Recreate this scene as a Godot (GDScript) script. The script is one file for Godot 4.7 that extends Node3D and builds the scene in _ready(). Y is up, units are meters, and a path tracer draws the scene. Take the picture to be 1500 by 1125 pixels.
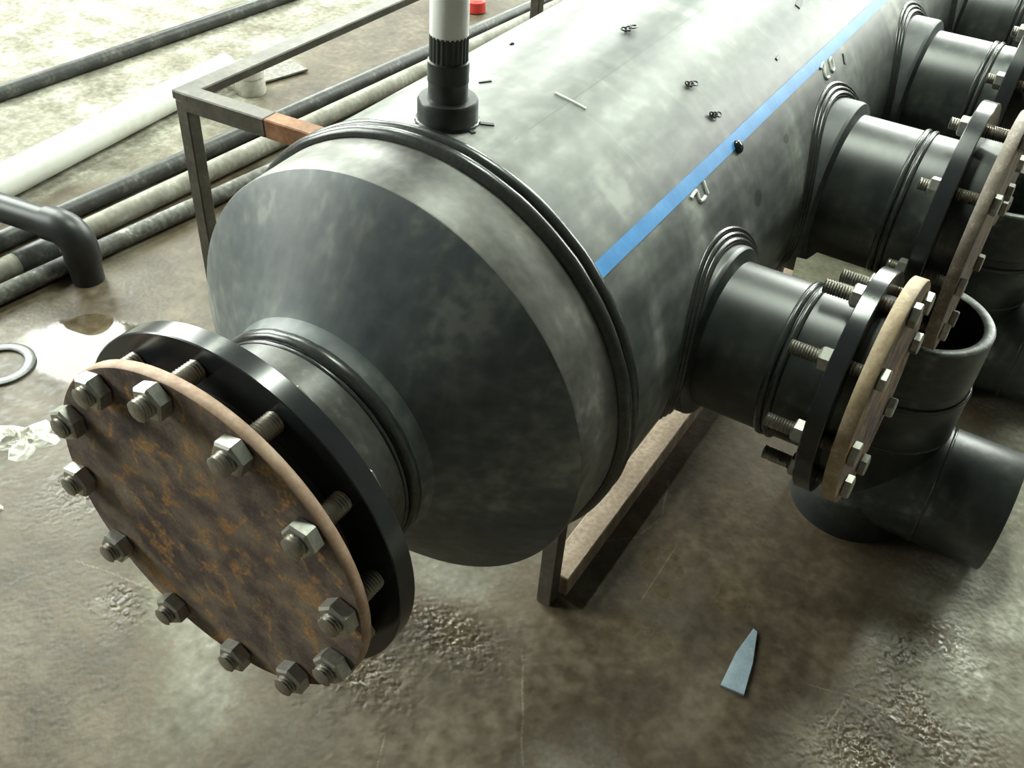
extends Node3D
# A large black plastic pipe manifold with bolted blind flanges on a wet workshop floor.
# World: floor at y = 0, the manifold's axis runs along -Z at height H, branches point to +X.
const H := 0.69
var M := {}
var rng := RandomNumberGenerator.new()
var used := {}

# ------------------------------------------------------------------ mesh builder
class MB:
	var v := PackedVector3Array()
	var n := PackedVector3Array()
	var u := PackedVector2Array()
	var i := PackedInt32Array()
	func vert(p: Vector3, nn: Vector3, uv: Vector2) -> int:
		v.append(p); n.append(nn); u.append(uv)
		return v.size() - 1
	func tri(a: int, b: int, c: int) -> void:
		var fn := (v[b] - v[a]).cross(v[c] - v[a])
		if fn.length_squared() < 1e-18: return
		if fn.dot(n[a] + n[b] + n[c]) > 0.0:
			i.append(a); i.append(c); i.append(b)
		else:
			i.append(a); i.append(b); i.append(c)
	func quad(a: int, b: int, c: int, d: int) -> void:
		tri(a, b, c); tri(a, c, d)
	func face(p: Array, uvs: Array = []) -> void:            # flat convex polygon, outward by order (counter-clockwise)
		var nn: Vector3 = (p[1] - p[0]).cross(p[2] - p[0]).normalized()
		var ids := []
		for k in p.size():
			ids.append(vert(p[k], nn, uvs[k] if uvs.size() > k else Vector2(p[k].x + p[k].y * 0.31, p[k].z + p[k].y)))
		for k in range(1, p.size() - 1): tri(ids[0], ids[k], ids[k + 1])
	func box(c: Vector3, s: Vector3, b := 0.0, bs := Basis.IDENTITY) -> void:   # box with bevelled edges
		var h := s * 0.5
		b = minf(b, minf(h.x, minf(h.y, h.z)) * 0.9)
		var hi := h - Vector3(b, b, b)
		for ax in 3:
			var a1 := (ax + 1) % 3
			var a2 := (ax + 2) % 3
			for sg in [-1.0, 1.0]:
				var p := []
				for q in [[-1, -1], [1, -1], [1, 1], [-1, 1]]:
					var w := Vector3.ZERO
					w[ax] = sg * h[ax]; w[a1] = q[0] * hi[a1]; w[a2] = q[1] * hi[a2]
					p.append(c + bs * w)
				if sg < 0: p.reverse()
				face(p)
		if b <= 0.0: return
		for ax in 3:
			var a1 := (ax + 1) % 3
			var a2 := (ax + 2) % 3
			for s1 in [-1.0, 1.0]:
				for s2 in [-1.0, 1.0]:
					var p := []
					for e in [[-1, 0], [1, 0], [1, 1], [-1, 1]]:
						var w := Vector3.ZERO
						w[ax] = e[0] * hi[ax]
						w[a1] = s1 * (h[a1] if e[1] == 0 else hi[a1])
						w[a2] = s2 * (hi[a2] if e[1] == 0 else h[a2])
						p.append(c + bs * w)
					var nn: Vector3 = (p[1] - p[0]).cross(p[2] - p[0])
					var o := Vector3.ZERO
					o[a1] = s1; o[a2] = s2
					if nn.dot(bs * o) < 0: p.reverse()
					face(p)
		for sx in [-1.0, 1.0]:
			for sy in [-1.0, 1.0]:
				for sz in [-1.0, 1.0]:
					var sgn := Vector3(sx, sy, sz)
					var p := [c + bs * (Vector3(h.x, hi.y, hi.z) * sgn), c + bs * (Vector3(hi.x, h.y, hi.z) * sgn), c + bs * (Vector3(hi.x, hi.y, h.z) * sgn)]
					if (p[1] - p[0]).cross(p[2] - p[0]).dot(bs * sgn) < 0: p.reverse()
					face(p)
	# profile of Vector2(s, r) turned about the local Y axis; s along Y
	func lathe(prof: Array, seg := 48, sharp := 32.0, planar := 0.0, wob := 0.0, vscale := 1.0) -> void:
		var cs := cos(deg_to_rad(sharp))
		var sn := []
		for j in prof.size() - 1:
			var d: Vector2 = prof[j + 1] - prof[j]
			sn.append(Vector2(-d.y, d.x).normalized())
		for j in prof.size() - 1:
			var n0: Vector2 = sn[j]
			var n1: Vector2 = sn[j]
			if j > 0 and sn[j - 1].dot(sn[j]) > cs: n0 = (sn[j - 1] + sn[j]).normalized()
			if j < prof.size() - 2 and sn[j + 1].dot(sn[j]) > cs: n1 = (sn[j + 1] + sn[j]).normalized()
			var base := v.size()
			for k in seg + 1:
				var a := TAU * k / seg
				var ca := cos(a)
				var sa := sin(a)
				for e in 2:
					var q: Vector2 = prof[j + e]
					var nn := n0 if e == 0 else n1
					var r := q.y
					if wob > 0.0: r += wob * (sin(a * 23.0 + 1.3) * 0.5 + sin(a * 41.0) * 0.3 + sin(a * 9.0 + q.x * 300.0) * 0.4)
					var p := Vector3(r * ca, q.x, r * sa)
					var uv := Vector2(float(k) / seg, q.x * vscale)
					if planar > 0.0: uv = Vector2(p.x / planar * 0.5 + 0.5, p.z / planar * 0.5 + 0.5)
					vert(p, Vector3(nn.y * ca, nn.x, nn.y * sa).normalized(), uv)
			for k in seg:
				var b0 := base + k * 2
				quad(b0, b0 + 1, b0 + 3, b0 + 2)
	func tube(path: Array, r: float, seg := 10, closed := false, rad: Array = [], flat := 1.0) -> void:
		var cnt := path.size()
		var up := Vector3.UP
		var base := v.size()
		var prev := Vector3.ZERO
		for j in cnt:
			var p0: Vector3 = path[(j - 1 + cnt) % cnt] if (closed or j > 0) else path[0]
			var p1: Vector3 = path[(j + 1) % cnt] if (closed or j < cnt - 1) else path[cnt - 1]
			var t := (p1 - p0).normalized()
			var a := prev
			if j == 0:
				a = t.cross(up)
				if a.length() < 0.05: a = t.cross(Vector3.RIGHT)
			else:
				a = a - t * a.dot(t)
			a = a.normalized(); prev = a
			var b := t.cross(a)
			var rr: float = rad[j] if rad.size() > j else r
			for k in seg + 1:
				var an := TAU * k / seg
				var nn := a * cos(an) + b * sin(an) * flat
				vert(path[j] + nn * rr, nn.normalized(), Vector2(float(k) / seg, float(j) * 0.1))
		for j in (cnt if closed else cnt - 1):
			for k in seg:
				var a0 := base + j * (seg + 1) + k
				var b0 := base + ((j + 1) % cnt) * (seg + 1) + k
				quad(a0, b0, b0 + 1, a0 + 1)
		if not closed:
			for e in [0, cnt - 1]:
				var t2: Vector3 = (path[0] - path[1]).normalized() if e == 0 else (path[cnt - 1] - path[cnt - 2]).normalized()
				var c0 := vert(path[e], t2, Vector2.ZERO)
				var f := []
				for k in seg + 1: f.append(vert(v[base + e * (seg + 1) + k], t2, Vector2(0, 0)))
				for k in seg: tri(c0, f[k], f[k + 1])
	# hexagonal nut round the local Y axis from s0 to s1, chamfered at both ends
	func hexnut(s0: float, s1: float, r: float) -> void:
		var c := (s1 - s0) * 0.13
		var rings := [[s0, r * 0.86], [s0 + c, r], [s1 - c, r], [s1, r * 0.86]]
		for j in 3:
			for k in 6:
				var p := []
				for e in [[0, 0], [0, 1], [1, 1], [1, 0]]:
					var a: float = TAU * (k + e[1]) / 6.0
					p.append(Vector3(cos(a) * rings[j + e[0]][1], rings[j + e[0]][0], sin(a) * rings[j + e[0]][1]))
				var nn: Vector3 = (p[1] - p[0]).cross(p[2] - p[0])
				if nn.dot(Vector3(p[0].x + p[1].x, 0, p[0].z + p[1].z)) < 0: p.reverse()
				face(p)
		for e in [0, 3]:
			var p := []
			for k in 6:
				var a := TAU * k / 6.0
				p.append(Vector3(cos(a) * rings[e][1], rings[e][0], sin(a) * rings[e][1]))
			if e == 3: p.reverse()
			face(p)
	func mesh(tangents := false) -> ArrayMesh:
		var ar := []
		ar.resize(Mesh.ARRAY_MAX)
		ar[Mesh.ARRAY_VERTEX] = v; ar[Mesh.ARRAY_NORMAL] = n; ar[Mesh.ARRAY_TEX_UV] = u; ar[Mesh.ARRAY_INDEX] = i
		var m := ArrayMesh.new()
		m.add_surface_from_arrays(Mesh.PRIMITIVE_TRIANGLES, ar)
		if tangents:
			var st := SurfaceTool.new()
			st.create_from(m, 0)
			st.generate_tangents()
			m = st.commit()
		return m

# ------------------------------------------------------------------ scene helpers
func numbered(called: String) -> String:
	var k: int = used.get(called, 0)
	used[called] = k + 1
	return called if k == 0 else "%s_%03d" % [called, k]

func tag(o: Node, label: String, category: String, group := "") -> void:
	o.set_meta("label", label); o.set_meta("category", category)
	if group != "": o.set_meta("group", group)

func thing(called: String, label: String, category: String, xf := Transform3D.IDENTITY, group := "") -> Node3D:
	var o := Node3D.new()
	o.name = numbered(called)
	add_child(o)
	o.transform = xf
	tag(o, label, category, group)
	return o

func part(called: String, mesh: Mesh, mat: Material, parent: Node, label := "", xf := Transform3D.IDENTITY) -> MeshInstance3D:
	var o := MeshInstance3D.new()
	o.name = called
	o.mesh = mesh
	o.material_override = mat
	o.transform = xf
	parent.add_child(o, true)
	if label != "": o.set_meta("label", label)
	return o

func single(called: String, mesh: Mesh, mat: Material, label: String, category: String, xf := Transform3D.IDENTITY, group := "") -> MeshInstance3D:
	var o := MeshInstance3D.new()
	o.name = numbered(called)
	o.mesh = mesh
	o.material_override = mat
	o.transform = xf
	add_child(o)
	tag(o, label, category, group)
	return o

func structure(called: String, mesh: Mesh, mat: Material, label := "", parent: Node = self) -> MeshInstance3D:
	var o := MeshInstance3D.new()
	o.name = called
	o.mesh = mesh
	o.material_override = mat
	parent.add_child(o, true)
	if parent == self:
		o.set_meta("kind", "structure")
	if label != "": o.set_meta("label", label)
	return o

func axis_xf(origin: Vector3, dir: Vector3) -> Transform3D:      # local Y along dir
	var y := dir.normalized()
	var x := Vector3.UP.cross(y)
	if x.length() < 0.01: x = Vector3.RIGHT
	x = x.normalized()
	return Transform3D(Basis(x, y, x.cross(y)), origin)

# ------------------------------------------------------------------ textures
func noise(seed_: int, freq: float, oct := 4, type := FastNoiseLite.TYPE_SIMPLEX_SMOOTH) -> FastNoiseLite:
	var f := FastNoiseLite.new()
	f.seed = seed_; f.noise_type = type; f.frequency = freq
	f.fractal_type = FastNoiseLite.FRACTAL_FBM; f.fractal_octaves = oct
	return f

func nbytes(w: int, h: int, seed_: int, freq: float, oct := 4, sx := 1, sy := 1, seamless := true) -> PackedByteArray:
	var f := noise(seed_, freq, oct)
	var im: Image
	if seamless: im = f.get_seamless_image(w / sx, h / sy, false, false, 0.15)
	else: im = f.get_image(w / sx, h / sy)
	im.convert(Image.FORMAT_L8)
	if sx > 1 or sy > 1: im.resize(w, h, Image.INTERPOLATE_CUBIC)
	return im.get_data()

func lin(r: float, g: float, b: float) -> Color: return Color(r, g, b).linear_to_srgb()

func tex(w: int, h: int, data: PackedByteArray) -> ImageTexture:
	var im := Image.create_from_data(w, h, false, Image.FORMAT_RGB8, data)
	im.generate_mipmaps()
	return ImageTexture.create_from_image(im)

func texl(w: int, h: int, data: PackedByteArray) -> ImageTexture:
	var im := Image.create_from_data(w, h, false, Image.FORMAT_L8, data)
	im.generate_mipmaps()
	return ImageTexture.create_from_image(im)

func ramp(stops: Array) -> PackedByteArray:                     # 256 sRGB colours between linear stops [t, r, g, b]
	var o := PackedByteArray()
	o.resize(768)
	for k in 256:
		var t := k / 255.0
		var a: Array = stops[0]
		var b: Array = stops[stops.size() - 1]
		for j in stops.size() - 1:
			if t >= stops[j][0] and t <= stops[j + 1][0]:
				a = stops[j]; b = stops[j + 1]
		var q: float = clampf((t - a[0]) / maxf(1e-5, b[0] - a[0]), 0, 1)
		var c := Color(lerpf(a[1], b[1], q), lerpf(a[2], b[2], q), lerpf(a[3], b[3], q)).linear_to_srgb()
		o[k * 3] = int(c.r * 255); o[k * 3 + 1] = int(c.g * 255); o[k * 3 + 2] = int(c.b * 255)
	return o

# a mottled tile from two noises through a ramp
func mottled(size: int, seed_: int, f1: float, f2: float, mix: float, stops: Array, sx := 1, sy := 1, gain := 1.0) -> ImageTexture:
	var a := nbytes(size, size, seed_, f1, 4, sx, sy)
	var b := nbytes(size, size, seed_ + 7, f2, 3)
	var rp := ramp(stops)
	var o := PackedByteArray()
	o.resize(size * size * 3)
	for k in size * size:
		var t := int(clampf(((a[k] * (1.0 - mix) + b[k] * mix) - 128.0) * gain + 128.0, 0, 255)) * 3
		var j := k * 3
		o[j] = rp[t]; o[j + 1] = rp[t + 1]; o[j + 2] = rp[t + 2]
	return tex(size, size, o)

func mat(tex_: Texture2D, rough: float, metal := 0.0, tri := 0.0, col := Color.WHITE) -> StandardMaterial3D:
	var m := StandardMaterial3D.new()
	m.albedo_color = col
	if tex_: m.albedo_texture = tex_
	m.roughness = rough
	m.metallic = metal
	m.texture_repeat = true
	if tri > 0.0:
		m.uv1_triplanar = true
		m.uv1_world_triplanar = true
		m.uv1_scale = Vector3(tri, tri, tri)
	return m

func bumpy(m: StandardMaterial3D, seed_: int, freq: float, strength: float, size := 256, oct := 4) -> void:
	var im := noise(seed_, freq, oct).get_seamless_image(size, size, false, false, 0.15)
	im.bump_map_to_normal_map(strength)
	m.normal_enabled = true
	m.normal_texture = ImageTexture.create_from_image(im)

func header_texture() -> ImageTexture:
	# u runs round the pipe (0 = the +X side, 0.25 = top), v runs along it, 2.4 m to the tile
	var w := 1024
	var h := 1024
	var big := nbytes(w, h, 3, 0.006, 5)
	var fine := nbytes(w, h, 11, 0.05, 3)
	var smear := nbytes(w, h, 21, 0.018, 4, 4, 1)        # drawn out round the pipe
	var scratch := nbytes(w, h, 33, 0.09, 2, 16, 1)
	var along := nbytes(w, h, 41, 0.05, 3, 1, 8)
	var rp := ramp([[0.0, 0.035, 0.04, 0.038], [0.3, 0.075, 0.083, 0.078], [0.55, 0.13, 0.142, 0.13], [0.75, 0.2, 0.212, 0.195], [1.0, 0.36, 0.37, 0.34]])
	var o := PackedByteArray()
	o.resize(w * h * 3)
	for k in w * h:
		var t := 0.43 + (big[k] - 128) * 0.0032 + (fine[k] - 128) * 0.0017 + (along[k] - 128) * 0.0013
		var s := (smear[k] - 150) * 0.006
		if s > 0.0: t += s * 0.95
		if scratch[k] > 214: t += 0.1
		var q := int(clampf(t, 0, 1) * 255) * 3
		var j := k * 3
		o[j] = rp[q]; o[j + 1] = rp[q + 1]; o[j + 2] = rp[q + 2]
	# two scuffed dark lines along the barrel and a few oval smudges: [u, v, half u, half v, strength]
	for q in [[76.4, 0.78, 0.18, 0.38, 0.2], [24.5, 0.795, 2.2, 0.013, 0.4], [31.0, 0.93, 1.2, 0.01, 0.35]]:
		for jz in range(int((q[1] - q[3]) / 2.4 * h), int((q[1] + q[3]) / 2.4 * h) + 1):
			for jx in range(int((q[0] - q[2]) / 360.0 * w), int((q[0] + q[2]) / 360.0 * w) + 1):
				var k := (posmod(jz, h) * w + posmod(jx, w))
				var rim: float = ((jz * 2.4 / h - q[1]) / q[3]) ** 2 + ((jx * 360.0 / w - q[0]) / q[2]) ** 2
				if rim > 0.6 + fine[k] / 300.0: continue
				for c in 3: o[k * 3 + c] = int(o[k * 3 + c] * (1.0 - q[4]))
	return tex(w, h, o)

func rust_texture(seed_: int, warm: float) -> ImageTexture:
	var s := 640
	var a := nbytes(s, s, seed_, 0.0048, 5)
	var b := nbytes(s, s, seed_ + 1, 0.016, 4)
	var c := nbytes(s, s, seed_ + 2, 0.11, 3)
	var d := nbytes(s, s, seed_ + 3, 0.0062, 5)
	var base := ramp([[0.0, 0.03, 0.021, 0.022], [0.3, 0.08, 0.056, 0.048], [0.5, 0.145, 0.103, 0.08], [0.7, 0.2, 0.155, 0.115], [1.0, 0.33, 0.28, 0.21]])
	var orange := ramp([[0.0, 0.27, 0.1, 0.03], [0.5, 0.42, 0.19, 0.05], [1.0, 0.55, 0.33, 0.11]])
	var o := PackedByteArray()
	o.resize(s * s * 3)
	for k in s * s:
		var t := int(clampf((a[k] * 0.45 + b[k] * 0.35 + c[k] * 0.2 - 128.0) * 1.35 + 128.0, 0, 255)) * 3
		var ridge := 1.0 - absf(d[k] - 132.0) * (0.062 - warm * 0.03)       # thin wandering veins
		var g := clampf(ridge, 0, 1) * clampf((b[k] - 92.0) * 0.016, 0, 1) * 0.95
		g += clampf((a[k] - (206.0 - warm * 45.0)) * 0.02, 0, 0.55)
		g = clampf(g * (0.45 + c[k] / 340.0), 0, 0.8)
		var t2 := c[k] * 3
		var j := k * 3
		for q in 3: o[j + q] = int(lerpf(base[t + q], orange[t2 + q], g))
	return tex(s, s, o)

const FX0 := -3.6
const FZ0 := -4.0212
const FL := 4.95
func floor_material() -> StandardMaterial3D:
	var s := 2000
	var n1 := nbytes(s, s, 101, 0.0034, 4)
	var n2 := nbytes(s, s, 102, 0.013, 5)
	var n3 := nbytes(s, s, 103, 0.07, 4)
	var n4 := nbytes(s, s, 104, 0.22, 3)
	var gim := noise(106, 0.33, 2, FastNoiseLite.TYPE_VALUE).get_image(s, s)
	gim.convert(Image.FORMAT_L8)
	var n6 := gim.get_data()
	var n5 := nbytes(s, s, 105, 0.016, 4, 2, 1)
	# wet / dry map on a coarse grid: [x, z, radius x, radius z, amount], positive = wet
	var blobs := [
		[-0.45, 0.12, 0.5, 0.3, 0.1], [0.2, -0.15, 0.3, 0.15, 0.3], [-0.9, -0.5, 0.3, 0.22, 0.2],
		[-0.55, -0.02, 0.16, 0.12, 0.4], [-0.3, 0.22, 0.3, 0.16, 0.45], [0.0, 0.05, 0.25, 0.15, 0.2], [-0.75, -0.35, 0.2, 0.16, 0.3], [-0.7, -0.75, 0.35, 0.2, 0.3],
		[-1.13, -0.62, 0.18, 0.13, 1.45], [-1.066, -0.5574, 0.299, 0.239, 0.25], [-0.851, -0.8201, 0.358, 0.239, 0.2], [-1.699, -1.2143, 0.06, 0.537, 0.45], [-2.1171, -1.274, 0.072, 0.358, 0.3],
		[-1.6274, -1.8712, 0.06, 0.358, 0.4], [-0.0029, -0.3663, 0.155, 0.107, 0.65], [0.2479, -0.5813, 0.358, 0.299, 0.5], [0.3912, -0.8201, 0.358, 0.299, 0.55], [0.1285, -1.2143, 0.597, 0.358, 0.4],
		[-0.5404, -0.1632, 0.06, 0.042, 0.7], [-0.6121, -0.0318, 0.191, 0.143, 0.35], [-0.851, -0.3185, 0.167, 0.119, 0.2], [-0.421, -0.0557, 0.096, 0.072, 0.4], [-1.74, -2.45, 0.17, 0.5, 1.7],
		[-1.6393, -3.5434, 0.167, 0.478, 1.3], [-1.86, -2.9, 0.1, 0.3, 0.7], [-1.98, -1.25, 0.06, 0.2, 0.55], [-2.15, -1.9, 0.06, 0.4, 0.5], [-1.68, -0.8, 0.06, 0.25, 0.6], [-0.0627, -0.5454, 0.143, 0.096, -0.9], [-0.4329, -0.2349, 0.143, 0.096, -0.65], [-0.2299, -0.1154, 0.119, 0.084, -0.45], [0.7854, -0.8918, 0.143, 0.239, -0.75],
		[0.9407, -1.1546, 0.239, 0.358, -0.55], [-1.9021, -1.6324, 0.299, 1.433, -0.8], [-2.8576, -1.9907, 0.717, 2.389, -1.6], [-0.6479, -0.4379, 0.119, 0.096, -0.35], [0.3076, -0.2229, 0.143, 0.096, -0.25],
		[0.6301, -0.5813, 0.107, 0.072, 0.3], [1.0243, -1.8712, 0.478, 0.597, -0.4],
	]
	# patches of open, gritty concrete with water standing between the grains: [x, z, radius x, radius z]
	var grits := [[0.7878, -0.9038, 0.1, 0.22], [0.7257, -0.641, 0.12, 0.09], [-0.0089, -0.4558, 0.09, 0.05], [-0.0746, -0.3185, 0.06, 0.05], [-0.791, -0.3685, 0.06, 0.09], [-0.5046, -0.1871, 0.05, 0.035]]
	var g := 200
	var grit := PackedFloat32Array()
	grit.resize(g * g)
	var wet := PackedFloat32Array()
	wet.resize(g * g)
	for jz in g:
		for jx in g:
			var x := FX0 + FL * (jx + 0.5) / g
			var z := FZ0 + FL * (jz + 0.5) / g
			var t := 0.0
			for b in blobs:
				var e: float = ((x - b[0]) / b[2]) ** 2 + ((z - b[1]) / b[3]) ** 2
				if e < 7.0: t += b[4] * exp(-e)
			var edge := minf(minf(jx, g - 1 - jx), minf(jz, g - 1 - jz)) / (g * 0.06)     # the map tiles: its rim carries no stains
			wet[jz * g + jx] = t * smoothstep(0.0, 1.0, clampf(edge, 0, 1))
			var gt := 0.0
			for b in grits:
				var e2: float = ((x - b[0]) / b[2]) ** 2 + ((z - b[1]) / b[3]) ** 2
				if e2 < 6.0: gt += exp(-e2)
			grit[jz * g + jx] = minf(gt, 1.0)
	var wet_c := ramp([[0.0, 0.035, 0.025, 0.014], [0.5, 0.074, 0.056, 0.034], [1.0, 0.14, 0.112, 0.074]])
	var dry_c := ramp([[0.0, 0.075, 0.064, 0.044], [0.4, 0.155, 0.141, 0.108], [0.7, 0.24, 0.228, 0.184], [1.0, 0.42, 0.405, 0.34]])
	var al := PackedByteArray()
	al.resize(s * s * 3)
	var ro := PackedByteArray()
	ro.resize(s * s)
	var hb := PackedByteArray()
	hb.resize(s * s)
	var dry_edge := int((-1.5 - FX0) / FL * s)
	for jz in s:
		var gz := clampf(float(jz) / s * g - 0.5, 0, g - 1.001)
		var z0 := int(gz)
		var fz := gz - z0
		for jx in s:
			var k := jz * s + jx
			var gx := clampf(float(jx) / s * g - 0.5, 0, g - 1.001)
			var x0 := int(gx)
			var fx := gx - x0
			var w00 := wet[z0 * g + x0]
			var w01 := wet[z0 * g + x0 + 1]
			var w10 := wet[z0 * g + g + x0]
			var w11 := wet[z0 * g + g + x0 + 1]
			var bias := lerpf(lerpf(w00, w01, fx), lerpf(w10, w11, fx), fz)
			var q := 0.5 + bias + (n1[k] - 128) * 0.0055 + (n2[k] - 128) * 0.0052 + (n3[k] - 128) * 0.0026 + (n4[k] - 128) * 0.001
			var m := clampf((q - 0.1) * 1.35, 0, 1)
			m = m * m * (3.0 - 2.0 * m)
			var tw := int(clampf((n2[k] * 0.4 + n5[k] * 0.25 + n3[k] * 0.35 - 128.0) * 1.7 + 128.0 + (n6[k] - 128) * 0.22, 0, 255)) * 3
			var light := clampf(-bias, 0, 1.3) * 62.0
			var td := int(clampf((n2[k] * 0.4 + n3[k] * 0.35 + n5[k] * 0.25 - 128.0) * 1.6 + 122.0 + (n6[k] - 128) * 0.3 + light, 0, 255)) * 3
			var j := k * 3
			al[j] = int(lerpf(dry_c[td], wet_c[tw], m)); al[j + 1] = int(lerpf(dry_c[td + 1], wet_c[tw + 1], m)); al[j + 2] = int(lerpf(dry_c[td + 2], wet_c[tw + 2], m))
			var pool := clampf((bias + (n2[k] - 128) * 0.002 + (n3[k] - 128) * 0.0006 - 0.78) * 3.0, 0, 1)
			var gr := grit[z0 * g + x0]
			var rgh := lerpf(lerpf(0.88, 0.46, m) + (n3[k] - 128) * 0.0012, 0.04, pool * pool * (3.0 - 2.0 * pool))
			rgh = lerpf(rgh, 0.2, gr * clampf((n2[k] - 70.0) * 0.012, 0, 1))
			if jx < dry_edge: rgh = maxf(rgh, 0.6)                  # dry stains on the far strip
			ro[k] = int(clampf(rgh, 0.04, 1) * 255)
			var amp := lerpf(0.3, 0.2, m) * (1.0 - pool) + gr * 1.0
			hb[k] = int(clampf(128.0 + ((n3[k] - 128) * 0.1 + (n6[k] - 128) * 0.75) * amp, 0, 255))
	# pale scratches and the drag line on the concrete: [x0, z0, x1, z1, width]
	var lines := [
		[0.1392, -0.4797, 0.2467, -0.3042, 0.0022], [0.1703, -1.0172, 0.2025, -0.9157, 0.003], [0.2025, -0.9157, 0.1882, -0.844, 0.003], [0.1882, -0.844, 0.1285, -0.7783, 0.003], [0.6432, -0.7186, 0.6361, -0.647, 0.0022],
		[0.5823, -0.7126, 0.7257, -0.7485, 0.003], [0.0281, -0.2349, 0.0687, -0.1513, 0.0025], [0.2598, -0.8679, 0.2598, -0.7007, 0.002], [-0.6479, -0.1871, -0.409, -0.2349, 0.002], [-0.409, -0.2349, -0.2538, -0.2229, 0.0015],
	]
	for l in lines:
		var a := Vector2(l[0], l[1])
		var b := Vector2(l[2], l[3])
		var steps := int(a.distance_to(b) / FL * s * 1.5) + 2
		for e in steps:
			var p := a.lerp(b, float(e) / steps) + Vector2(sin(e * 0.11), cos(e * 0.07)) * 0.0012
			var px := int((p.x - FX0) / FL * s)
			var pz := int((p.y - FZ0) / FL * s)
			var rad := int(l[4] / FL * s * 0.6)
			for dz in range(-rad, rad + 1):
				for dx in range(-rad, rad + 1):
					var xx := px + dx
					var zz := pz + dz
					if xx < 0 or zz < 0 or xx >= s or zz >= s: continue
					var j := (zz * s + xx)
					var wgt := 0.5 * n3[j] / 255.0 - 0.02
					al[j * 3] = int(lerpf(al[j * 3], 168, wgt)); al[j * 3 + 1] = int(lerpf(al[j * 3 + 1], 160, wgt)); al[j * 3 + 2] = int(lerpf(al[j * 3 + 2], 138, wgt))
	var m2 := StandardMaterial3D.new()
	m2.albedo_texture = tex(s, s, al)
	m2.roughness_texture = texl(s, s, ro)
	m2.roughness_texture_channel = BaseMaterial3D.TEXTURE_CHANNEL_GRAYSCALE
	m2.roughness = 1.0
	m2.metallic_specular = 0.4
	var hi := Image.create_from_data(s, s, false, Image.FORMAT_L8, hb)
	hi.convert(Image.FORMAT_RGBA8)
	hi.bump_map_to_normal_map(2.0)
	m2.normal_enabled = true
	m2.normal_texture = ImageTexture.create_from_image(hi)
	m2.texture_repeat = true
	return m2

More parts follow.
